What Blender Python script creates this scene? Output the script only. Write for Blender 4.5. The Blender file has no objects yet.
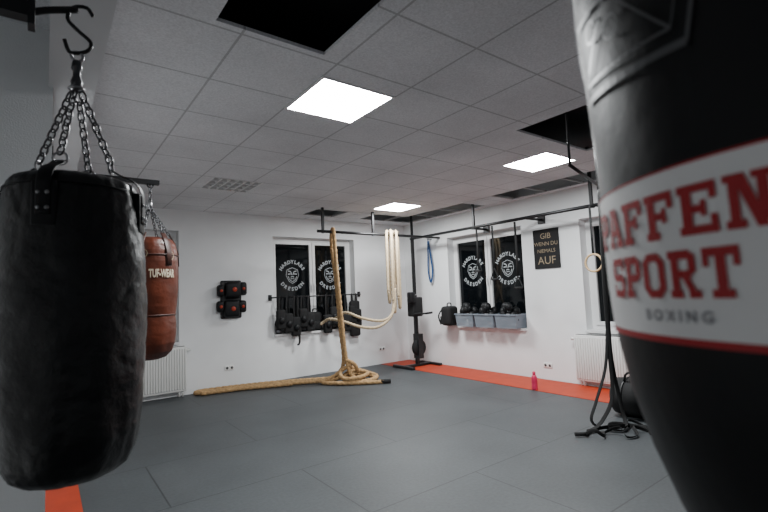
import bpy, bmesh, math, random
from mathutils import Vector, Matrix, noise
random.seed(4)
S=bpy.context.scene
# ------------------------------------------------------------------ materials
def mat(name,col,rough=.5,metal=0,noise=0,nscale=20,bump=0,bscale=60,emit=None,es=0,alpha=1,spec=None,coat=0):
    m=bpy.data.materials.new(name); m.use_nodes=True; nt=m.node_tree; b=nt.nodes['Principled BSDF']
    b.inputs['Base Color'].default_value=(*col,1); b.inputs['Roughness'].default_value=rough; b.inputs['Metallic'].default_value=metal
    if spec is not None: b.inputs['Specular IOR Level'].default_value=spec
    if coat: b.inputs['Coat Weight'].default_value=coat
    tc=nt.nodes.new('ShaderNodeTexCoord')
    if noise:
        n=nt.nodes.new('ShaderNodeTexNoise'); n.inputs['Scale'].default_value=nscale; n.inputs['Detail'].default_value=6
        nt.links.new(tc.outputs['Object'],n.inputs['Vector'])
        r=nt.nodes.new('ShaderNodeValToRGB')
        r.color_ramp.elements[0].position=.3; r.color_ramp.elements[1].position=.7
        r.color_ramp.elements[0].color=(*[c*(1-noise) for c in col],1); r.color_ramp.elements[1].color=(*[min(1,c*(1+noise)) for c in col],1)
        nt.links.new(n.outputs['Fac'],r.inputs['Fac']); nt.links.new(r.outputs['Color'],b.inputs['Base Color'])
    if bump:
        n=nt.nodes.new('ShaderNodeTexNoise'); n.inputs['Scale'].default_value=bscale; n.inputs['Detail'].default_value=5
        nt.links.new(tc.outputs['Object'],n.inputs['Vector'])
        bp=nt.nodes.new('ShaderNodeBump'); bp.inputs['Strength'].default_value=bump; bp.inputs['Distance'].default_value=.01
        nt.links.new(n.outputs['Fac'],bp.inputs['Height']); nt.links.new(bp.outputs['Normal'],b.inputs['Normal'])
    if emit: b.inputs['Emission Color'].default_value=(*emit,1); b.inputs['Emission Strength'].default_value=es
    if alpha<1: b.inputs['Alpha'].default_value=alpha
    return m
def brickmat(name,c1,c2,cm,bw,rh,off,mortar,loc,rough,speck=.1,sscale=60,bump=.1,big=.1):
    m=bpy.data.materials.new(name); m.use_nodes=True; nt=m.node_tree; b=nt.nodes['Principled BSDF']
    tc=nt.nodes.new('ShaderNodeTexCoord'); mp=nt.nodes.new('ShaderNodeMapping'); mp.inputs['Location'].default_value=(*loc,0)
    nt.links.new(tc.outputs['Object'],mp.inputs['Vector'])
    br=nt.nodes.new('ShaderNodeTexBrick'); br.offset=off; br.inputs['Scale'].default_value=1
    br.inputs['Brick Width'].default_value=bw; br.inputs['Row Height'].default_value=rh; br.inputs['Mortar Size'].default_value=mortar
    br.inputs['Mortar Smooth'].default_value=.2
    br.inputs['Color1'].default_value=(*c1,1); br.inputs['Color2'].default_value=(*c2,1); br.inputs['Mortar'].default_value=(*cm,1)
    nt.links.new(mp.outputs['Vector'],br.inputs['Vector'])
    def mul(src,scale,amt):
        n=nt.nodes.new('ShaderNodeTexNoise'); n.inputs['Scale'].default_value=scale; n.inputs['Detail'].default_value=8
        nt.links.new(tc.outputs['Object'],n.inputs['Vector'])
        mr=nt.nodes.new('ShaderNodeMapRange'); mr.inputs['From Min'].default_value=.3; mr.inputs['From Max'].default_value=.7
        mr.inputs['To Min'].default_value=1-amt; mr.inputs['To Max'].default_value=1+amt
        nt.links.new(n.outputs['Fac'],mr.inputs['Value'])
        v=nt.nodes.new('ShaderNodeVectorMath'); v.operation='SCALE'
        nt.links.new(src,v.inputs[0]); nt.links.new(mr.outputs['Result'],v.inputs['Scale'])
        return v.outputs['Vector'],n
    o,n1=mul(br.outputs['Color'],sscale,speck); o,n2=mul(o,1.3,big)
    nt.links.new(o,b.inputs['Base Color']); b.inputs['Roughness'].default_value=rough
    bp=nt.nodes.new('ShaderNodeBump'); bp.inputs['Strength'].default_value=bump; bp.inputs['Distance'].default_value=.005
    nt.links.new(n1.outputs['Fac'],bp.inputs['Height']); nt.links.new(bp.outputs['Normal'],b.inputs['Normal'])
    return m
M={}
M['wall']=mat('wall_paint',(.80,.81,.815),.85,noise=.03,nscale=3,bump=.15,bscale=120)
M['wallgrey']=mat('beam_paint',(.60,.61,.62),.85,noise=.03,nscale=3)
M['reveal']=mat('reveal_paint',(.70,.70,.70),.8)
M['frame']=mat('window_pvc',(.72,.72,.72),.35)
M['glass']=mat('night_glass',(.003,.004,.005),.06,spec=.35)
M['decal']=mat('window_decal',(.30,.32,.33),.6)
M['ceil']=brickmat('ceiling_tiles',(.67,.68,.70),(.65,.66,.68),(.42,.43,.44),.6,.6,0,.008,(-.83,-.5),.9,speck=.12,sscale=90)
M['plenum']=mat('plenum_dark',(.06,.06,.062),.9)
M['tbar']=mat('ceiling_tbar',(.35,.35,.35),.5)
M['panel']=mat('light_panel_diffuser',(.9,.9,.9),.5,emit=(.96,.99,1.0),es=102)
M['panelframe']=mat('light_panel_frame',(.8,.8,.8),.4)
M['floor']=brickmat('mat_flooring',(.058,.064,.068),(.054,.060,.064),(.026,.029,.031),2.0,1.0,.5,.006,(.27,.45),.55,speck=.12,sscale=40,bump=.15,big=.15)
M['orange']=mat('orange_mat',(.40,.034,.005),.6,noise=.1,nscale=6)
M['bleather']=mat('black_leather',(.005,.005,.0055),.34,bump=.5,bscale=26,spec=.45)
M['bleather2']=mat('black_leather_smooth',(.0045,.005,.006),.5,bump=.1,bscale=30,spec=.28)
M['brleather']=mat('brown_leather',(.085,.017,.006),.40,noise=.35,nscale=7,bump=.4,bscale=22)
M['brleather2']=mat('brown_leather_dark',(.04,.010,.005),.5)
M['black']=mat('black_fabric',(.006,.006,.0065),.85)
M['blackm']=mat('black_metal',(.009,.009,.010),.4,metal=.2)
M['steel']=mat('steel',(.35,.35,.36),.3,metal=1)
M['dsteel']=mat('dark_steel',(.10,.10,.105),.35,metal=1)
M['white']=mat('white_vinyl',(.84,.84,.84),.45)
M['red']=mat('red_print',(.42,.005,.012),.5)
M['grey']=mat('grey_print',(.30,.30,.32),.5)
M['emboss']=mat('embossed_grey',(.085,.087,.092),.38)
M['rope']=mat('rope_fibre',(.42,.26,.12),.9,noise=.35,nscale=30,bump=.3,bscale=200)
M['ropel']=mat('rope_fibre_light',(.52,.41,.27),.9,noise=.2,nscale=30,bump=.3,bscale=200)
M['radi']=mat('radiator_white',(.72,.72,.70),.35)
M['blue']=mat('blue_band',(.004,.05,.17),.5)
M['orangedot']=mat('orange_vinyl',(.40,.035,.01),.45)
M['pink']=mat('pink_plastic',(.55,.025,.09),.3)
M['bin']=mat('translucent_plastic',(.26,.30,.35),.3,alpha=.62)
M['gloveR']=mat('glove_red',(.16,.01,.01),.4)
M['print']=mat('print_cream',(.50,.43,.32),.6)
M['print2']=mat('print_dim',(.26,.20,.13),.6)
M['socket']=mat('socket_white',(.8,.8,.78),.4)
M['gap']=mat('socket_dark',(.08,.08,.08),.6)
M['wood']=mat('ring_wood',(.4,.27,.14),.5)
# ------------------------------------------------------------------ mesh builder
def catmull(pts,step=.03):
    P=[Vector(p) for p in pts]; P=[P[0]*2-P[1]]+P+[P[-1]*2-P[-2]]; out=[]
    for i in range(1,len(P)-2):
        n=max(2,int((P[i+1]-P[i]).length/step))
        for k in range(n):
            t=k/n; a,b,c,d=P[i-1:i+3]
            out.append(.5*((2*b)+(c-a)*t+(2*a-5*b+4*c-d)*t*t+(3*b-a-3*c+d)*t**3))
    out.append(P[-2]); return out
class MB:
    def __init__(s,tf=None): s.v=[];s.f=[];s.m=[];s.sm=[];s.mats=[];s.tf=tf
    def mi(s,k):
        if k not in s.mats: s.mats.append(k)
        return s.mats.index(k)
    def add(s,v,f,k,smooth=False):
        o=len(s.v); s.v+= [Vector(x) for x in v]; i=s.mi(k)
        for q in f: s.f.append([o+a for a in q]); s.m.append(i); s.sm.append(smooth)
    def box(s,lo,hi,k):
        x0,y0,z0=lo;x1,y1,z1=hi
        v=[(x0,y0,z0),(x1,y0,z0),(x1,y1,z0),(x0,y1,z0),(x0,y0,z1),(x1,y0,z1),(x1,y1,z1),(x0,y1,z1)]
        s.add(v,[(0,3,2,1),(4,5,6,7),(0,1,5,4),(1,2,6,5),(2,3,7,6),(3,0,4,7)],k)
    def rbox(s,lo,hi,r,k,seg=3,M4=None):
        b=bmesh.new(); bmesh.ops.create_cube(b,size=1)
        c=[(lo[i]+hi[i])/2 for i in range(3)]; d=[hi[i]-lo[i] for i in range(3)]
        for v in b.verts: v.co=Vector([c[i]+v.co[i]*d[i] for i in range(3)])
        bmesh.ops.bevel(b,geom=b.edges[:]+b.verts[:],offset=min(r,min(d)*.49),segments=seg,affect='EDGES',profile=.5)
        b.verts.index_update()
        vs=[(M4@v.co if M4 else v.co.copy()) for v in b.verts]
        s.add(vs,[[v.index for v in f.verts] for f in b.faces],k,True); b.free()
    def lathe(s,c,prof,k,n=48,axis='z',caps=True,a0=0,a1=2*math.pi,wr=0):
        full=abs(a1-a0-2*math.pi)<1e-6; vs=[];fs=[]; nn=n if full else n+1
        if wr:  # resample densely and wrinkle like stuffed leather
            L=[]
            for (r0,z0),(r1,z1) in zip(prof[:-1],prof[1:]):
                m_=max(1,int(abs(z1-z0)/.008)); L+=[(r0+(r1-r0)*i/m_,z0+(z1-z0)*i/m_) for i in range(m_)]
            prof=L+[prof[-1]]
        zs=[z for _,z in prof]; zlo,zhi=min(zs),max(zs)
        for r,z in prof:
            for i in range(nn):
                a=a0+(a1-a0)*i/n; r2=r
                if wr and r>.02:
                    e=max(0,1-min(zhi-z,z-zlo)/.22)
                    q1=noise.noise(Vector((math.cos(a)*2.2,math.sin(a)*2.2,z*6)))
                    q2=noise.noise(Vector((math.cos(a)*9,math.sin(a)*9,z*3.5+5)))
                    q3=1-abs(noise.noise(Vector((math.cos(a)*1.6+3,math.sin(a)*1.6,z*16+a*.6))))*2
                    r2=r+wr*(q1+.7*e*q2+.45*max(0,q3)**3*-1)
                p=(r2*math.cos(a),r2*math.sin(a),z)
                if axis=='x': p=(p[2],p[0],p[1])
                if axis=='y': p=(p[0],p[2],p[1])
                vs.append((c[0]+p[0],c[1]+p[1],c[2]+p[2]))
        for j in range(len(prof)-1):
            for i in range(n):
                i2=(i+1)%nn; fs.append((j*nn+i,j*nn+i2,(j+1)*nn+i2,(j+1)*nn+i))
        if caps and full:
            if prof[0][0]>1e-4: fs.append(tuple(range(nn))[::-1])
            if prof[-1][0]>1e-4: fs.append(tuple((len(prof)-1)*nn+i for i in range(nn)))
        s.add(vs,fs,k,True)
    def tube(s,pts,r,k,n=10,lobes=0,pitch=.12,closed=False,flat=None):
        P=[Vector(p) for p in pts]; N=len(P); vs=[];fs=[]
        t=(P[1]-P[0]).normalized(); u=t.orthogonal().normalized(); L=0
        if flat: 
            u=Vector(flat)-t*Vector(flat).dot(t); u.normalize()
        for i in range(N):
            if closed: t=(P[(i+1)%N]-P[i-1]).normalized()
            else: t=(P[min(i+1,N-1)]-P[max(i-1,0)]).normalized()
            u=(u-t*u.dot(t)).normalized(); w=t.cross(u)
            if i: L+=(P[i]-P[i-1]).length
            for j in range(n):
                a=2*math.pi*j/n; rr=r*(1+(.30*abs(math.cos(lobes/2*(a-2*math.pi*L/pitch)))-.19 if lobes else 0))
                if flat: vs.append(P[i]+u*math.cos(a)*r+w*math.sin(a)*r*.15)
                else: vs.append(P[i]+(u*math.cos(a)+w*math.sin(a))*rr)
        for i in range(N if closed else N-1):
            i2=(i+1)%N
            for j in range(n): fs.append((i*n+j,i*n+(j+1)%n,i2*n+(j+1)%n,i2*n+j))
        if not closed: fs.append(tuple(range(n))[::-1]); fs.append(tuple((N-1)*n+j for j in range(n)))
        s.add(vs,fs,k,True)
    def rope(s,pts,r,k): s.tube(catmull(pts,.022),r,k,n=14,lobes=3,pitch=r*9)
    def cyl(s,a,b,r,k,n=16): s.tube([a,b],r,k,n)
    def ring(s,c,R,r,k,u=(1,0,0),w=(0,0,1),n=28,st=1,m=8):
        u=Vector(u);w=Vector(w);c=Vector(c)
        s.tube([c+u*math.cos(2*math.pi*i/n)*R+w*math.sin(2*math.pi*i/n)*R*st for i in range(n)],r,k,n=m,closed=True)
    def chain(s,a,b,link,r,k):
        a=Vector(a);b=Vector(b);d=b-a;n=max(1,round(d.length/(link*.72)));t=d.normalized();o=t.orthogonal().normalized();o2=t.cross(o)
        for i in range(n):
            c=a+d*((i+.5)/n); s.ring(c,link*.28,r,k,u=(o if i%2 else o2),w=t,n=12,st=link*.5/(link*.28),m=6)
    def ball(s,c,rad,k,M3=None,n=20):
        vs=[];fs=[];m=n//2
        for i in range(m+1):
            ph=math.pi*i/m
            for j in range(n):
                th=2*math.pi*j/n; p=Vector((math.sin(ph)*math.cos(th)*rad[0],math.sin(ph)*math.sin(th)*rad[1],math.cos(ph)*rad[2]))
                if M3: p=M3@p
                vs.append(Vector(c)+p)
        for i in range(m):
            for j in range(n): fs.append((i*n+j,i*n+(j+1)%n,(i+1)*n+(j+1)%n,(i+1)*n+j))
        s.add(vs,fs,k,True)
    def polys2d(s,tris,fn,k):
        for t in tris: s.add([fn(x,y) for x,y in t],[tuple(range(len(t)))],k)
    def build(s,name,parent=None,recalc=True):
        me=bpy.data.meshes.new(name); V=[tuple(s.tf(*v)) if s.tf else tuple(v) for v in s.v]
        me.from_pydata(V,[],s.f)
        for k in s.mats: me.materials.append(M[k])
        for p,i,sm in zip(me.polygons,s.m,s.sm): p.material_index=i; p.use_smooth=sm
        if recalc:
            b=bmesh.new(); b.from_mesh(me); bmesh.ops.recalc_face_normals(b,faces=b.faces); b.to_mesh(me); b.free()
        me.update(); o=bpy.data.objects.new(name,me); S.collection.objects.link(o)
        if parent: o.parent=parent
        return o
def text2d(txt,size=1,off=0,space=1.0,align='CENTER',sub=0):
    c=bpy.data.curves.new('t','FONT'); c.body=txt; c.size=size; c.offset=off; c.space_character=space; c.align_x=align; c.align_y='CENTER'; c.resolution_u=4
    o=bpy.data.objects.new('t',c); S.collection.objects.link(o); bpy.context.view_layer.update()
    me=bpy.data.meshes.new_from_object(o.evaluated_get(bpy.context.evaluated_depsgraph_get()))
    bpy.data.objects.remove(o); bpy.data.curves.remove(c)
    b=bmesh.new(); b.from_mesh(me); bmesh.ops.triangulate(b,faces=b.faces)
    for _ in range(sub): bmesh.ops.subdivide_edges(b,edges=b.edges[:],cuts=1); bmesh.ops.triangulate(b,faces=b.faces)
    out=[[(v.co.x,v.co.y) for v in f.verts] for f in b.faces]; b.free(); bpy.data.meshes.remove(me); return out
def strip2d(pts,w,n=6):
    out=[]
    for a,b in zip(pts[:-1],pts[1:]):
        a=Vector(a);b=Vector(b);d=(b-a); p=Vector((-d.y,d.x)).normalized()*w/2
        for i in range(n):
            q=a+d*i/n;r=a+d*(i+1)/n; out.append([tuple(q-p),tuple(r-p),tuple(r+p),tuple(q+p)])
    return out
CZ=2.85; YB=7.49; XR=6.2
TB=lambda u,w,z:(u,YB-w,z)      # back wall space  u along x, w into room
TR=lambda u,w,z:(XR-w,u,z)      # right wall space u along y
# ------------------------------------------------------------------ room shell
def cells(xs,ys,holes):
    xs=sorted(set(xs+[h[0] for h in holes]+[h[1] for h in holes])); ys=sorted(set(ys+[h[2] for h in holes]+[h[3] for h in holes]))
    for a,b in zip(xs[:-1],xs[1:]):
        for c,d in zip(ys[:-1],ys[1:]):
            mx,my=(a+b)/2,(c+d)/2
            if not any(h[0]<mx<h[1] and h[2]<my<h[3] for h in holes): yield a,b,c,d
WT=.26
W1=(3.2,4.9,.78,2.5); W0=(.3,1.66,.80,2.52); W2=(4.5,6.2,.76,2.43); W3=(2.0,3.5,.78,2.38)
m=MB(TB)
for a,b,c,d in cells([-1.5,XR+WT],[0,3.3],[W1,W0]): m.box((a,-WT,c),(b,0,d),'wall')
m.build('wall_back')
m=MB(TR)
for a,b,c,d in cells([-2.5,YB],[0,3.3],[W2,W3]): m.box((a,-WT,c),(b,0,d),'wall')
m.build('wall_right')
m=MB(); m.box((-1.2,2.8,0),(.02,YB,CZ),'wall'); m.build('wall_left')
m=MB(); m.box((-1.35,-2.5,0),(-1.2,2.8,CZ),'wall'); m.build('wall_side')
m=MB(); m.box((.0,-2.5,2.55),(.20,YB,CZ),'wallgrey'); m.build('ceiling_beam')
m=MB(); m.box((-1.35,-2.5,-.1),(XR,YB,0),'floor'); m.build('floor')
m=MB(); m.box((5.44,-2.5,0),(XR-.02,YB-.02,.006),'orange'); m.build('floor_stripe')
m=MB(); m.box((.03,2.9,0),(.24,YB-.02,.006),'orange'); m.build('floor_stripe.001')
holes=[(.68,1.31,.95,2.25),(3.42,4.62,1.8,2.46),(3.6,6.05,6.55,7.1),(5.5,6.05,2.7,6.55)]
L=[(1.43,2.48),(4.24,2.69),(4.42,5.55)]; V=(1.56,5.3)
for x,y in L+[V]: holes.append((x,x+.6,y,y+.6))
m=MB()
for a,b,c,d in cells([-1.35,XR],[-2.5,YB],holes): m.box((a,c,CZ),(b,d,CZ+.02),'ceil')
m.build('ceiling')
m=MB(); m.box((-1.35,-2.5,3.25),(XR,YB,3.3),'plenum'); m.build('ceiling_slab')
m=MB()  # t-bars across open bays
for y in [2.7+.6*i for i in range(7)]: m.box((5.5,y-.012,CZ),(6.05,y+.012,CZ+.03),'tbar')
for x in [3.6+.6*i for i in range(5)]: m.box((x-.012,6.55,CZ),(x+.012,7.1,CZ+.03),'tbar')
m.build('trim_ceiling_grid')
m=MB(); m.box((4.22,6.56,CZ),(4.78,7.09,CZ+.02),'ceil'); m.box((5.52,4.52,CZ),(6.04,5.08,CZ+.02),'ceil'); m.build('ceiling_tile')
for x,y in L:
    m=MB(); e=.018
    m.box((x,y,CZ+.022),(x+.6,y+.6,CZ+.05),'panelframe')
    m.add([(x+e,y+e,CZ-.002),(x+.6-e,y+e,CZ-.002),(x+.6-e,y+.6-e,CZ-.002),(x+e,y+.6-e,CZ-.002)],[(0,3,2,1)],'panel')
    for b in [((x,y),(x+.6,y+e)),((x,y+.6-e),(x+.6,y+.6)),((x,y+e),(x+e,y+.6-e)),((x+.6-e,y+e),(x+.6,y+.6-e))]:
        m.box((*b[0],CZ-.006),(*b[1],CZ+.022),'panelframe')
    m.build('ceiling_light_panel',recalc=False)
x,y=V; m=MB()
m.box((x,y,CZ+.05),(x+.6,y+.6,CZ+.06),'gap')
for i in range(7):
    t=i/6*.585; m.box((x+t,y,CZ-.004),(x+t+.015,y+.6,CZ+.045),'frame')
for i in range(5):
    t=i/4*.585; m.box((x,y+t,CZ-.004),(x+.6,y+t+.015,CZ+.045),'frame')
m.build('louvre_light')
# ------------------------------------------------------------------ windows
def logo(m,u0,z0,R,w):
    fn=lambda x,y:(u0+flip*x,w,z0+y)
    for word,base,sgn in [('HARDYLABS',90,-1),('DRESDEN',-90,1)]:
        n=len(word); st=15 if sgn<0 else 17
        for i,ch in enumerate(word):
            a=math.radians(base+sgn*(i-(n-1)/2)*st); rot=a-math.pi/2 if sgn<0 else a+math.pi/2
            T=text2d(ch,R*.36,off=.004)
            m.polys2d([[ (R*math.cos(a)+px*math.cos(rot)-py*math.sin(rot), R*math.sin(a)+px*math.sin(rot)+py*math.cos(rot)) for px,py in t] for t in T],fn,'decal')
    m.polys2d(strip2d([(-.42*R,.42*R),(-.5*R,0),(-.28*R,-.42*R),(0,-.58*R),(.28*R,-.42*R),(.5*R,0),(.42*R,.42*R),(0,.58*R),(-.42*R,.42*R)],R*.045,1),fn,'decal')
    for sx in (-1,1):
        m.polys2d(strip2d([(sx*.34*R,.34*R),(sx*.12*R,.28*R),(sx*.05*R,.05*R)],R*.08,1),fn,'decal')
        m.polys2d(strip2d([(sx*.36*R,.1*R),(sx*.14*R,.12*R)],R*.09,1),fn,'decal')
        m.polys2d(strip2d([(sx*.34*R,-.05*R),(sx*.24*R,-.3*R),(0,-.46*R)],R*.06,1),fn,'decal')
    m.polys2d(strip2d([(-.13*R,-.12*R),(0,-.06*R),(.13*R,-.12*R)],R*.07,1),fn,'decal')
    m.polys2d(strip2d([(-.16*R,-.25*R),(0,-.22*R),(.16*R,-.25*R)],R*.05,1),fn,'decal')
def window(name,W,tf,fl,sash=2,logos=True):
    global flip; flip=fl
    a,b,c,d=W; m=MB(tf); wf=-.17
    fw=.055
    m.box((a,wf-.06,c),(a+fw,wf,d),'frame');m.box((b-fw,wf-.06,c),(b,wf,d),'frame')
    m.box((a+fw,wf-.06,c),(b-fw,wf,c+fw),'frame');m.box((a+fw,wf-.06,d-fw),(b-fw,wf,d),'frame')
    sw=(b-a-2*fw)/sash
    for i in range(sash):
        s0=a+fw+i*sw; s1=s0+sw; g=.006; f2=.06
        m.box((s0+g,wf-.05,c+fw+g),(s0+f2,wf+.015,d-fw-g),'frame'); m.box((s1-f2,wf-.05,c+fw+g),(s1-g,wf+.015,d-fw-g),'frame')
        m.box((s0+f2,wf-.05,c+fw+g),(s1-f2,wf+.015,c+fw+f2),'frame'); m.box((s0+f2,wf-.05,d-fw-f2),(s1-f2,wf+.015,d-fw-g),'frame')
        m.box((s0+f2,wf-.03,c+fw+f2),(s1-f2,wf-.02,d-fw-f2),'glass')
        hx=s1-.03 if i==0 else s0+.03
        m.box((hx-.012,wf+.015,1.55),(hx+.012,wf+.03,1.66),'frame'); m.box((hx-.009,wf+.03,1.50),(hx+.009,wf+.045,1.62),'frame')
        if logos: logo(m,(s0+s1)/2,c+(d-c)*.60,.25,wf-.017)
    m.box((a,wf,c-.03),(b,.04,c+.005),'reveal')
    return m.build(name,recalc=False)
window('window_1',W1,TB,1); window('window_2',W2,TR,-1); window('window_3',W0,TB,1,1,False); window('window_4',W3,TR,-1,2,False)
# ------------------------------------------------------------------ radiators
def radiator(a,b,z0,z1,tf):
    m=MB(tf); m.rbox((a,.04,z0),(b,.12,z1),.01,'radi')
    n=int((b-a)/.035)
    for i in range(n):
        u=a+(i+.5)*(b-a)/n; m.rbox((u-.011,.115,z0+.03),(u+.011,.135,z1-.03),.006,'radi',2)
    for i in range(n*2): 
        u=a+.02+(i+.5)*(b-a-.04)/(n*2); m.box((u-.003,.05,z1),(u+.003,.11,z1+.006),'gap')
    m.cyl((b-.05,.08,z0+.02),(b-.05,.08,0),.012,'radi'); m.cyl((b-.1,.08,z0+.02),(b-.1,.08,0),.012,'radi')
    for u in (a+.1,b-.1): m.box((u-.02,.002,z0+.15),(u+.02,.05,z0+.25),'radi')
    m.cyl((b+.0,.08,z1-.06),(b+.06,.08,z1-.06),.022,'radi')
    m.build('radiator')
radiator(.55,1.74,.08,.74,TB); radiator(2.35,3.64,.08,.72,TR)
def socket(u,z,n,tf):
    m=MB(tf)
    for i in range(n):
        c=u+i*.075; m.rbox((c-.037,0,z-.037),(c+.037,.012,z+.037),.006,'socket',2); m.lathe((c,.0,z),[(.022,.0125),(.0,.0126)],'gap',n=16,axis='y')
    m.build('wall_socket')
socket(2.38,.32,2,TB); socket(5.45,.30,2,TB); socket(4.13,.22,2,TR)
# ------------------------------------------------------------------ left heavy bag (black)
def prof_eval(prof,z):
    for (r0,z0),(r1,z1) in zip(prof[:-1],prof[1:]):
        if z0<=z<=z1: return r0+(r1-r0)*(z-z0)/max(1e-9,z1-z0)
    return prof[-1][0]
bx,by=.060,1.41; zb,zt=1.0,1.735; m=MB(); q=.93
pr=[(0,zb),(.06,zb+.002),(.11,zb+.012),(.138,zb+.032),(.154,zb+.065),(.165,zb+.12),(.176,zb+.26),(.181,zb+.42),(.178,zb+.54),(.169,zb+.64),(.160,zb+.70),(.153,zt-.005),(.145,zt+.006),(.12,zt+.016),(.085,zt+.022),(.078,zt+.010),(.06,zt-.01),(0,zt-.012)]
pr=[(r*q,z) for r,z in pr]
m.lathe((bx,by,0),pr,'bleather',n=128,wr=.0055)
m.ring((bx,by,zt-.02),prof_eval(pr[:12],zt-.02)+.0015,.002,'bleather2',w=(0,1,0),n=64)
pz=2.0
for i in range(4):
    a=math.radians(232+90*i+14); ca,sa=math.cos(a),math.sin(a); c=Vector((bx,by,0)); rr=.161*q
    o=Vector((ca,sa,0)); t=Vector((-sa,ca,0))
    R3=Matrix.Translation(c)@Matrix(((t.x,o.x,0,0),(t.y,o.y,0,0),(0,0,1,0),(0,0,0,1)))
    m.rbox((-.026,rr-.006,zt-.125),(.026,rr+.012,zt-.02),.004,'bleather2',2,M4=R3)
    m.tube(catmull([R3@Vector((0,rr+.013,zt-.10)),R3@Vector((0,rr+.012,zt-.02)),R3@Vector((0,rr-.008,zt+.014)),R3@Vector((0,.11,zt+.03)),R3@Vector((0,.088,zt+.045))],.01),.016,'bleather2',n=10,flat=tuple(t))
    for xx in (-.009,.009):
        for zz in (-.05,-.085): m.ball(R3@Vector((xx,rr+.015,zt+zz)),(.005,.005,.005),'steel',n=8)
    pr2=R3@Vector((0,.084,zt+.052)); m.ring(pr2,.016,.003,'steel',u=t,w=(0,0,1),n=16)
    m.chain(pr2+Vector((0,0,.012)),(bx+ca*.012,by+sa*.012,pz-.01),.032,.0026,'dsteel')
m.ring((bx,by,pz),.016,.004,'steel',w=(0,1,0),n=16)
m.lathe((bx,by,pz),[(.006,0),(.012,.005),(.014,.02),(.009,.035),(.009,.05),(.013,.055),(.011,.075),(.005,.08)],'dsteel',n=16)
m.ring((bx,by,pz+.09),.013,.004,'steel',n=16)
hook=[(bx+.0,by,pz+.10),(bx+.025,by,pz+.115),(bx+.03,by,pz+.14),(bx,by,pz+.165),(bx-.022,by,pz+.19),(bx-.01,by,pz+.225),(bx+.02,by,pz+.235),(bx+.035,by,pz+.215)]
m.tube(catmull([(bx-.028,by,pz+.13),(bx-.018,by,pz+.10)]+hook,.008),.005,'blackm',n=10)
m.build('punching_bag')
m=MB(); m.box((-1.2,by-.06,2.05),(-1.18,by+.06,2.35),'blackm'); m.box((-1.18,by-.02,2.16),(-.04,by+.02,2.20),'blackm')
m.cyl((-1.18,by,2.08),(-.6,by,2.16),.012,'blackm'); m.tube(catmull([(-.04,by,2.18),(0,by,2.20),(.06,by,2.222)],.01),.009,'blackm'); m.box((-.045,by-.022,2.14),(-.03,by+.022,2.27),'blackm')
m.build('bag_wall_bracket')
# ------------------------------------------------------------------ brown bag
bx,by=.575,3.42; m=MB(); zt,zb=1.86,1.04
pr=[(0,zb),(.05,zb+.004),(.10,zb+.02),(.135,zb+.055),(.155,zb+.11),(.162,zb+.18),(.160,zb+.25),(.156,zb+.30),(.166,zb+.36),(.175,zb+.45),(.178,zb+.56),(.176,zb+.66),(.170,zb+.73),(.158,zb+.78),(.14,zb+.81),(.12,zt),(0,zt+.002)]
m.lathe((bx,by,0),pr,'brleather',n=96,wr=.004)
for z in (zb+.30,zb+.70): m.ring((bx,by,z),prof_eval(pr,z)+.001,.005,'brleather2',w=(0,1,0),n=56)
pz=2.08
for i in range(6):
    a=math.radians(240+60*i); ca,sa=math.cos(a),math.sin(a)
    m.tube([(bx+ca*.180,by+sa*.180,zt-.19),(bx+ca*.177,by+sa*.177,zt-.1),(bx+ca*.155,by+sa*.155,zt-.03),(bx+ca*.12,by+sa*.12,zt+.03)],.022,'brleather2',n=8,flat=(-sa,ca,0))
    m.chain((bx+ca*.12,by+sa*.12,zt+.03),(bx,by,pz),.03,.003,'dsteel')
m.lathe((bx,by,pz),[(.006,-.01),(.016,0),(.016,.03),(.006,.04)],'steel',n=14)
m.chain((bx,by,pz+.03),(bx,by,2.235),.034,.004,'dsteel')
th0=math.atan2(-by,-bx)
for tx,z,sz in [('TUF-WEAR',1.612,.048),]:
    T=text2d(tx,sz*.72,off=.0014,sub=1)
    def fn(x,y):
        y*=2.1; r=prof_eval(pr,z+y)+.006; a=th0+x/r+.42; return (bx+r*math.cos(a),by+r*math.sin(a),z+y)
    m.polys2d(T,fn,'print')
for aa,zz in [(-.25,1.745),(.75,1.735)]:
    T=[[ (.028*math.cos(2*math.pi*i/16),.028*math.sin(2*math.pi*i/16)) for i in range(16)]]
    T=strip2d(T[0]+[T[0][0]],.005,1)
    def fn(x,y):
        r=prof_eval(pr,zz+y)+.006; a=th0+x/r+aa; return (bx+r*math.cos(a),by+r*math.sin(a),zz+y)
    m.polys2d(T,fn,'print2')
m.build('punching_bag')
m=MB(); m.box((.02,by-.07,2.15),(.03,by+.07,2.40),'blackm'); m.box((.03,by-.02,2.24),(.63,by+.02,2.27),'blackm')
m.ring((bx,by,2.235),.018,.005,'blackm'); m.build('bag_arm_mount')
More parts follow.
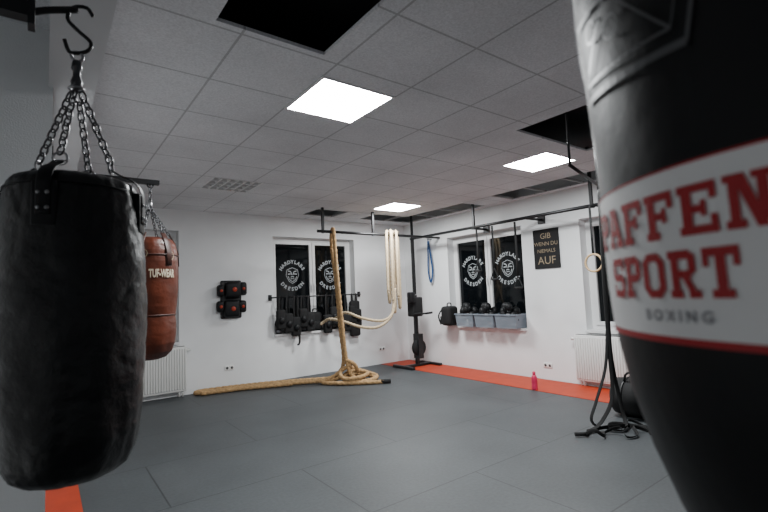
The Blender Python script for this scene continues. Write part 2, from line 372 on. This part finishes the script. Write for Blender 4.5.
# ------------------------------------------------------------------ big right bag with band
D=.65; az=math.radians(86.1); bx,by=D*math.sin(az),D*math.cos(az); m=MB()
pr=[(0,.985),(.05,.99),(.10,1.02),(.14,1.07),(.172,1.13),(.2,1.19),(.222,1.25),(.238,1.31),(.247,1.36),(.2515,1.42),(.254,1.5),(.258,1.6),(.264,1.7),(.268,1.8),(.266,1.9),(.25,1.98),(.2,2.03),(.1,2.05),(0,2.05)]
m.lathe((bx,by,0),pr,'bleather2',n=96)
th0=math.atan2(-by,-bx)
def onbag(adeg,z,e=.0015):
    r=prof_eval(pr,z)+e; a=th0-math.radians(adeg); return (bx+r*math.cos(a),by+r*math.sin(a),z)
def band(z0,z1,k,e,a0=-75,a1=110):
    N=90; nz=6; vs=[];fs=[]
    for j in range(nz+1):
        for i in range(N+1): vs.append(onbag(a0+(a1-a0)*i/N,z0+(z1-z0)*j/nz,e))
    for j in range(nz):
        for i in range(N): q=j*(N+1)+i; fs.append((q,q+1,q+N+2,q+N+1))
    m.add(vs,fs,k,True)
band(1.380,1.522,'white',.0015); band(1.374,1.380,'red',.002); band(1.5205,1.5225,'red',.002)
GL={
'P':[(0,0,.5,.17),(.1,.17,.38,.83),(0,.83,.38,1),(.38,.81,.8,1),(.38,.38,.8,.56),[(.74,.38),(1,.5),(1,.88),(.74,1)]],
'A':[(-.02,0,.34,.17),(.62,0,1.02,.17),[(.06,.15),(.27,.15),(.55,1),(.34,1)],[(.74,.15),(.97,.15),(.66,1),(.42,1)],(.28,.3,.74,.46),(.2,.85,.62,1)],
'F':[(0,0,.5,.17),(.1,.17,.38,.83),(0,.83,1,1),(.82,.64,1,.83),(.38,.42,.72,.58),(.62,.34,.76,.66)],
'E':[(0,0,1,.17),(.1,.17,.38,.83),(0,.83,1,1),(.83,.66,1,.83),(.83,.17,1,.36),(.38,.42,.7,.58),(.6,.34,.74,.66)],
'N':[(0,0,.42,.16),(.1,.16,.32,.86),(0,.86,.3,1),[(.2,1),(.45,1),(.86,0),(.62,0)],(.68,.1,.9,.86),(.58,.86,1.02,1)],
'S':[(.1,.0,.9,.18),(.76,.1,1,.5),(.1,.41,.9,.59),(0,.5,.25,.9),(.1,.82,.9,1),(.84,.68,1,1),(0,0,.15,.34)],
'O':[[(.0,.2),(.27,.28),(.27,.72),(.0,.8)],[(1,.2),(.73,.28),(.73,.72),(1,.8)],[(0,.2),(.25,0),(.35,.18),(.27,.28)],[(1,.2),(.75,0),(.65,.18),(.73,.28)],[(0,.8),(.25,1),(.35,.82),(.27,.72)],[(1,.8),(.75,1),(.65,.82),(.73,.72)],(.25,0,.75,.18),(.25,.82,.75,1)],
'R':[(0,0,.45,.17),(.1,.17,.36,.83),(0,.83,.36,1),(.36,.81,.78,1),(.36,.42,.78,.58),[(.7,.44),(.94,.54),(.94,.88),(.7,1)],[(.45,.45),(.7,.45),(.95,.1),(.7,.1)],(.66,0,1.04,.16)],
'T':[(0,.82,1,1),(0,.62,.17,.82),(.83,.62,1,.82),(.36,.17,.64,.82),(.2,0,.8,.17)]}
def slab(word,aL,aR,z0,z1,k,e):
    n=len(word); w=(aL-aR)/n
    for i,ch in enumerate(word):
        l=aL-i*w; 
        for q in GL[ch]:
            if isinstance(q,tuple): q=[(q[0],q[1]),(q[2],q[1]),(q[2],q[3]),(q[0],q[3])]
            N=6
            P=[Vector(c) for c in q]
            vs=[];fs=[]
            for j in range(N+1):
                for ii in range(N+1):
                    s,t=ii/N,j/N; c=P[0]*(1-s)*(1-t)+P[1]*s*(1-t)+P[2]*s*t+P[3]*(1-s)*t
                    vs.append(onbag(l-c.x*w*.86,z0+c.y*(z1-z0),e))
            for j in range(N):
                for ii in range(N): a=j*(N+1)+ii; fs.append((a,a+1,a+N+2,a+N+1))
            m.add(vs,fs,k)
slab('PAFFEN',61,11,1.463,1.503,'red',.003); slab('SPORT',53,17,1.413,1.452,'red',.003)
T=text2d('BOXING',.0135,off=.0003,space=1.55,sub=1)
m.polys2d(T,lambda x,y:onbag(31.5-math.degrees(x/.25),1.3975+y,.003),'grey')
def badge(pts,w=.004,k='emboss'):
    m.polys2d(strip2d(pts,w,12),lambda x,y:onbag(x*100,1+y,.003),k)
bp=[(.22,.615),(.57,.63),(.62,.72),(.57,.80),(.22,.79),(.17,.70),(.22,.615)]
badge([(x,y) for x,y in bp],.007); 
bp2=[(.245,.632),(.55,.645),(.59,.72),(.55,.785),(.245,.775),(.20,.70),(.245,.632)]; badge(bp2,.003)
c0=(.395,.71)
for p in bp2[:-1]: badge([c0,p],.0035)
for ang in range(0,360,60):
    a=math.radians(ang+30); cx,cy=c0[0]+.10*math.cos(a),c0[1]+.035*math.sin(a)
    badge([(cx+.028*math.cos(math.radians(t)),cy+.011*math.sin(math.radians(t))) for t in range(0,361,45)],.003)
for i in range(4):
    a=math.radians(45+90*i); m.chain((bx+.2*math.cos(a),by+.2*math.sin(a),2.03),(bx,by,2.4),.04,.004,'steel')
m.chain((bx,by,2.4),(bx,by,CZ-.02),.04,.004,'steel'); m.lathe((bx,by,0),[(.05,CZ-.012),(.05,CZ-.002)],'blackm',n=20)
m.build('punching_bag')
# ------------------------------------------------------------------ pull-up rig
m=MB(); zr=2.46
m.cyl((3.5,6.4,zr),(5.75,6.4,zr),.024,'blackm'); m.cyl((5.75,6.75,zr),(5.75,2.6,zr),.024,'blackm')
m.cyl((5.75,6.4,zr),(6.2,6.4,zr),.02,'blackm')
for y in (5.2,4.1,3.0): 
    m.cyl((5.75,y,zr),(6.2,y,zr),.02,'blackm'); m.box((6.17,y-.06,zr-.06),(6.2,y+.06,zr+.06),'blackm')
for p in [(3.6,6.4),(4.6,6.4),(5.75,5.1),(5.75,3.05),(5.75,6.7)]:
    m.box((p[0]-.018,p[1]-.018,zr-.03),(p[0]+.018,p[1]+.018,3.25),'blackm')
m.box((5.725,6.675,1.37),(5.775,6.725,zr),'blackm')
m.cyl((3.44,1.98,3.25),(3.44,1.98,2.40),.010,'blackm'); m.cyl((3.44,1.98,2.41),(4.6,2.35,2.45),.014,'blackm'); m.cyl((4.6,2.35,2.40),(4.6,2.35,3.25),.018,'blackm')
m.build('pull_up_rig')
m=MB(); x,y=5.75,6.7
m.box((x-.03,y-.03,.04),(x+.03,y+.03,1.36),'blackm')
m.rbox((x-.38,y-.28,0),(x-.30,y+.30,.05),.01,'blackm'); m.rbox((x-.34,y-.05,0),(x+.32,y+.05,.05),.01,'blackm'); m.rbox((x+.28,y-.30,0),(x+.36,y+.28,.05),.01,'blackm')
m.rbox((x-.14,y-.10,.95),(x+.12,y+.08,1.32),.03,'black'); m.rbox((x-.22,y-.14,1.22),(x-.10,y-.02,1.42),.02,'blackm')
m.cyl((x-.15,y-.16,1.0),(x-.15,y-.34,1.02),.02,'black'); m.cyl((x+.12,y-.16,1.0),(x+.12,y-.34,1.02),.02,'black'); m.cyl((x-.15,y-.14,1.0),(x+.12,y-.14,1.0),.018,'blackm')
m.lathe((x,y-.04,.36),[(.0,-.05),(.15,-.05),(.16,-.03),(.16,.0),(.15,.02),(0,.02)],'black',n=28,axis='y')
m.box((x-.06,y-.12,.16),(x+.06,y+.03,.62),'blackm')
m.build('training_stand')
# ------------------------------------------------------------------ ropes
m=MB()
r=.031
m.rope([(3.79,6.46,2.2),(3.78,6.44,2.44),(3.77,6.38,2.50),(3.76,6.33,2.42),(3.80,6.34,1.8),(3.87,6.35,1.0),(3.92,6.33,.4),(3.98,6.25,.12),(4.15,6.12,.04),(4.38,6.2,.04),(4.42,6.42,.05),(4.2,6.55,.06),(3.9,6.42,.09),(3.82,6.2,.10),(4.05,6.08,.12),(4.3,6.3,.13),(4.1,6.45,.16),(3.8,6.5,.06),(3.4,6.8,.035),(2.9,7.05,.035),(2.3,7.2,.035),(1.95,7.25,.035),(1.85,7.33,.035),(1.98,7.4,.035),(2.4,7.34,.035),(3.0,7.18,.035),(3.5,6.95,.035),(3.85,6.75,.04),(4.15,6.7,.05),(4.45,6.6,.05)],r,'rope')
m.rope([(3.79,6.46,2.2),(3.84,6.43,1.6),(3.88,6.42,.9),(3.93,6.43,.35),(3.85,6.5,.14),(3.6,6.55,.04),(3.75,6.25,.04),(4.1,5.98,.035),(4.3,5.86,.035)],r,'rope')
m.tube([(4.27,5.88,.036),(4.40,5.80,.036)],.034,'black',n=14)
m.rope([(3.97,6.27,.30),(3.86,6.40,.20),(3.80,6.28,.12),(3.92,6.12,.06),(4.2,6.05,.05),(4.45,6.25,.06),(4.35,6.5,.12),(4.05,6.45,.24),(3.93,6.33,.36),(4.02,6.25,.30),(4.12,6.30,.16)],r,'rope')
m.rope([(3.2,6.83,.035),(2.9,6.95,.035),(2.5,7.1,.035),(2.1,7.18,.035),(1.9,7.2,.035)],r,'rope')
m.build('battle_rope')
m=MB()
for i,(x0,x1,zb_) in enumerate([(4.86,4.98,1.25),(4.92,5.04,1.08),(4.98,5.1,1.35),(5.04,5.16,1.15),(5.08,5.2,1.45)]):
    yy=6.36 if i%2 else 6.42
    m.rope([(x0,yy-.05,zb_+.2),(x0,yy-.06,2.40),((x0+x1)/2,6.4,2.515),(x1,yy+.06,2.40),(x1,yy+.05,zb_+.2),((x0+x1)/2,yy,zb_)]+[(x0,yy-.05,zb_+.2)],.024,'ropel')
m.rope([(4.95,6.33,1.3),(4.85,6.3,1.02),(4.6,6.35,.85),(4.35,6.5,.86),(4.2,6.8,.95),(4.1,7.1,1.0),(4.05,7.26,.95),(4.0,7.30,.90)],.024,'ropel')
m.rope([(4.98,6.33,1.5),(4.9,6.3,1.1),(4.7,6.35,.95),(4.45,6.6,1.0),(4.35,7.0,1.1),(4.3,7.30,.98)],.024,'ropel')
m.build('climbing_rope')
# ------------------------------------------------------------------ wall punch target
m=MB(TB); u,z=2.45,1.42
m.rbox((u-.17,0,z-.31),(u+.17,.05,z+.31),.03,'blackm'); 
m.rbox((u-.12,.04,z+.02),(u+.14,.16,z+.29),.05,'bleather2'); m.rbox((u-.14,.04,z-.29),(u+.12,.15,z-.01),.05,'bleather2')
m.rbox((u-.24,.03,z+.05),(u-.13,.14,z+.24),.04,'bleather2'); m.rbox((u+.10,.03,z-.22),(u+.23,.13,z-.02),.04,'bleather2'); m.rbox((u+.12,.03,z+.06),(u+.24,.13,z+.28),.04,'bleather2')
m.rbox((u-.25,.03,z-.2),(u-.13,.13,z-.02),.04,'bleather2')
for a,b,w in [(.02,.16,.161),(.0,-.15,.151)]: m.lathe((u+a,w,z+b),[(.038,0),(.034,.006),(0,.008)],'orangedot',n=24,axis='y')
for a,b in [(-.185,.145),(.18,.17),(.165,-.12),(-.19,-.11)]: m.lathe((u+a,.131,z+b),[(.026,0),(.022,.010),(0,.012)],'orangedot',n=20,axis='y')
m.build('wall_punch_target')
# ------------------------------------------------------------------ poster
m=MB(TR); a,b,c,d=3.83,4.27,1.70,2.31
m.box((a,0,c),(b,.018,d),'black')
for tx,zz,sz in [('GIB',.50,.12),('WENN DU',.38,.085),('NIEMALS',.27,.08),('AUF',.12,.17)]:
    m.polys2d(text2d(tx,sz,off=0),lambda x,y:((a+b)/2-x,.020,c+zz+y),'print2')
m.build('wall_poster',recalc=False)
m=MB(); pts=catmull([(6.1,6.63,2.45),(6.12,6.59,2.1),(6.13,6.57,1.8),(6.13,6.63,1.6),(6.13,6.69,1.8),(6.12,6.67,2.1),(6.1,6.63,2.45)],.05)
m.tube(pts[:-1],.022,'blue',n=8,flat=(0,1,0),closed=True); m.cyl((6.2,6.63,2.46),(6.08,6.63,2.46),.01,'blackm'); m.build('resistance_band')
# ------------------------------------------------------------------ gloves and packs
def glove(m,c,rz,k='bleather2',s=1):
    R=Matrix.Rotation(rz,3,'Z'); c=Vector(c)
    m.ball(c+R@Vector((0,0,.20*s)),(.075*s,.085*s,.095*s),k,R); m.ball(c+R@Vector((0,-.03*s,.15*s)),(.068*s,.07*s,.09*s),k,R)
    m.ball(c+R@Vector((.075*s,-.015*s,.15*s)),(.034*s,.038*s,.07*s),k,R@Matrix.Rotation(.35,3,'Y'))
    m.lathe(c,[(.05*s,0),(.056*s,.01),(.054*s,.05*s),(.05*s,.10*s),(.058*s,.14*s)],k,n=20)
    m.lathe(c,[(.0575*s,.03*s),(.0585*s,.035*s),(.0585*s,.07*s),(.0575*s,.075*s)],'grey',n=20)
m=MB()
for i,x in enumerate([3.30,3.46,3.62,3.80,4.26,4.42,4.58,4.76]):
    glove(m,(x,7.53+.02*(i%2),.786),.3*i,'bleather2',.9+.1*(i%3)*.5)
m.build('boxing_gloves')
def pack(name,cx,cy,z,w,d,h,tf=None):
    m=MB(tf); m.rbox((cx-w/2,cy-d/2,z),(cx+w/2,cy+d/2,z+h),.06,'black',4); m.rbox((cx-w*.38,cy-d/2-.05,z+.02),(cx+w*.38,cy-d/2+.03,z+h*.5),.03,'black',3)
    m.tube(catmull([(cx-.05,cy,z+h-.01),(cx-.04,cy,z+h+.05),(cx+.04,cy,z+h+.05),(cx+.05,cy,z+h-.01)],.02),.012,'blackm',n=8)
    m.tube(catmull([(cx-w*.3,cy-d/2+.01,z+h-.05),(cx-w*.42,cy-d/2-.06,z+h*.5),(cx-w*.3,cy-d/2-.04,z+.02)],.03),.02,'blackm',n=8,flat=(1,0,0))
    m.build(name)
pack('backpack',4.03,7.56,.786,.26,.14,.34)
m=MB()
for x in (3.13,4.97): m.cyl((x,7.42,1.42),(x,7.49,1.42),.012,'blackm'); m.box((x-.03,7.475,1.37),(x+.03,7.49,1.47),'blackm')
m.cyl((3.13,7.42,1.42),(4.97,7.42,1.42),.012,'blackm')
m.build('equipment_rail')
m=MB()
for i,x in enumerate([3.28,3.42,3.56,3.70,3.84,4.20,4.34,4.48,4.62,4.76,4.86]):
    l=.30+.07*(i%3)
    m.tube(catmull([(x-.02,7.405,1.44-l),(x-.03,7.39,1.3),(x,7.42,1.438),(x+.03,7.44,1.3),(x+.02,7.41,1.44-l+.05)],.03),.016,'black',n=8,flat=(1,0,0))
    m.rbox((x-.085,7.345,1.34-l-.17),(x+.085,7.43,1.46-l+.05),.035,'black',3); m.ball((x,7.34,1.32-l),(.055,.03,.06),'bleather2',n=14)
m.tube(catmull([(3.62,7.42,1.44),(3.6,7.37,1.0),(3.62,7.38,.62),(3.58,7.40,.58)],.04),.02,'black',n=8,flat=(1,0,0))
m.rbox((4.70,7.36,.62),(4.92,7.45,1.30),.04,'black',3)
m.build('focus_mitts')
# ------------------------------------------------------------------ storage bins on right sill
for i,y0 in enumerate([4.55,5.0,5.45]):
    m=MB(); x0,x1=5.98,6.30; y1=y0+.42; z0,z1=.771,1.0; t=.006; tp=.02
    vs=[(x0+tp,y0+tp,z0),(x1-tp,y0+tp,z0),(x1-tp,y1-tp,z0),(x0+tp,y1-tp,z0),(x0,y0,z1),(x1,y0,z1),(x1,y1,z1),(x0,y1,z1)]
    m.add(vs,[(0,1,2,3),(0,1,5,4),(1,2,6,5),(2,3,7,6),(3,0,4,7)],'bin')
    for a,b in [((x0-.012,y0-.012,z1-.02),(x1+.012,y0+.004,z1)),((x0-.012,y1-.004,z1-.02),(x1+.012,y1+.012,z1)),((x0-.012,y0+.004,z1-.02),(x0+.004,y1-.004,z1)),((x1-.004,y0+.004,z1-.02),(x1+.012,y1-.004,z1))]: m.box(a,b,'bin')
    for j in range(6): glove(m,(x0+.09+.12*(j%2),y0+.09+.05*j,z0+.02+.075*(j%3)),j*1.3+i,'gloveR' if (i==0 and j==3) else 'bleather2',.85)
    m.build('storage_box',recalc=False)
pack('backpack',6.07,-6.10,.771,.26,.24,.36,tf=lambda x,y,z:(x,-y,z))
# ------------------------------------------------------------------ straps from rig
def strap(x,y,z0,z1):
    m=MB()
    m.tube([(x,y,z0),(x,y-.005,(z0+z1)/2),(x,y,z1)],.02,'black',n=8,flat=(0,1,0))
    m.tube(catmull([(x,y,z1),(x,y-.07,z1-.16),(x,y-.06,z1-.18),(x,y+.06,z1-.18),(x,y+.07,z1-.16),(x,y,z1)],.02),.009,'black',n=8)
    m.cyl((x,y-.06,z1-.18),(x,y+.06,z1-.18),.018,'black'); m.build('suspension_strap')
strap(5.75,4.72,2.43,1.75); strap(5.75,4.28,2.43,1.6); strap(5.75,5.05,2.43,1.9)
m=MB(); x,y=4.6,2.35
m.tube(catmull([(x-.03,y-.02,2.40),(x-.04,y,1.5),(x-.05,y,.75),(x-.10,y-.02,.32),(x-.25,y+.03,.09),(x-.38,y+.08,.025),(x-.50,y+.06,.02)],.04),.02,'black',n=8,flat=(0,1,0))
m.tube(catmull([(x+.03,y+.02,2.40),(x+.03,y+.02,1.4),(x+.02,y+.02,.7),(x+.05,y-.02,.25),(x+.0,y-.08,.05),(x-.12,y-.12,.02),(x-.2,y-.02,.03),(x-.05,y+.02,.04),(x+.08,y-.2,.02),(x+.0,y-.34,.02)],.04),.02,'black',n=8,flat=(0,1,0))
m.tube(catmull([(x-.02,y+.01,1.05),(x-.09,y+.03,.60),(x-.22,y+.08,.28),(x-.30,y+.10,.10),(x-.22,y+.02,.03),(x-.05,y-.10,.03),(x+.1,y-.06,.06),(x+.14,y-.16,.03),(x+.04,y-.26,.02)],.03),.016,'black',n=8,flat=(0,1,0))
m.tube(catmull([(4.1,2.41,.02),(4.07,2.30,.09),(4.16,2.26,.03),(4.30,2.32,.02),(4.38,2.22,.07),(4.30,2.12,.02),(4.42,2.08,.02),(4.52,2.16,.06),(4.62,2.10,.02),(4.60,2.0,.02)],.03),.017,'black',n=8,flat=(0,0,1))
m.tube(catmull([(4.2,2.45,.02),(4.35,2.40,.03),(4.5,2.28,.05),(4.66,2.26,.02),(4.72,2.12,.02)],.03),.017,'black',n=8,flat=(0,0,1))
m.cyl((4.03,2.47,.025),(4.13,2.39,.025),.018,'black'); m.cyl((4.54,2.02,.025),(4.66,1.97,.025),.018,'black')
m.build('suspension_trainer')
m=MB(); m.tube([(5.6,3.0,2.43),(5.6,3.0,1.82)],.016,'black',n=8,flat=(0,1,0)); m.ring((5.6,3.0,1.70),.11,.014,'wood',u=(0,1,0)); m.cyl((5.6,3.0,2.43),(5.72,3.0,2.43),.012,'blackm'); m.build('gymnastic_ring')
m=MB(); k=1.15; m.lathe((5.47,3.91,.006),[(.0,0),(.038,0),(.04,.01*k),(.04,.06*k),(.036,.075*k),(.04,.09*k),(.04,.14*k),(.03,.165*k),(.02,.175*k)],'pink',n=24); m.lathe((5.47,3.91,.006),[(.02,.17*k),(.022,.175*k),(.022,.205*k),(.016,.215*k),(0,.217*k)],'pink',n=20); m.build('water_bottle')
m=MB(); m.lathe((5.1,2.0,.20),[(.0,-.01),(.14,0),(.19,.03),(.2,.1),(.2,.5),(.19,.57),(.14,.6),(0,.61)],'black',n=32,axis='y')
for yy in (2.15,2.45): m.ring((5.1,yy,.20),.202,.012,'blackm',n=32)
m.tube(catmull([(5.0,2.15,.37),(4.99,2.2,.47),(4.99,2.4,.47),(5.0,2.45,.37)],.03),.012,'blackm'); m.build('duffel_bag')
# ------------------------------------------------------------------ camera, world
f,yaw,pitch,roll,h=452.46,.6454,.0811,-.0405,1.4273
F=Vector((math.sin(yaw)*math.cos(pitch),math.cos(yaw)*math.cos(pitch),math.sin(pitch)))
R=Vector((math.cos(yaw),-math.sin(yaw),0)); U=R.cross(F); c,s=math.cos(roll),math.sin(roll)
R,U=c*R+s*U,-s*R+c*U
cd=bpy.data.cameras.new('camera'); cam=bpy.data.objects.new('camera',cd); S.collection.objects.link(cam)
cam.matrix_world=Matrix(((R.x,U.x,-F.x,0),(R.y,U.y,-F.y,0),(R.z,U.z,-F.z,h),(0,0,0,1)))
cd.sensor_width=36; cd.lens=36*f/768; cd.clip_start=.02
cd.dof.use_dof=True; cd.dof.focus_distance=6.0; cd.dof.aperture_fstop=4.5
S.camera=cam
w=bpy.data.worlds.new('world'); S.world=w; w.use_nodes=True
w.node_tree.nodes['Background'].inputs[0].default_value=(.85,.92,1,1); w.node_tree.nodes['Background'].inputs[1].default_value=.14  # soft ambient fill, added to brighten the room through its open side
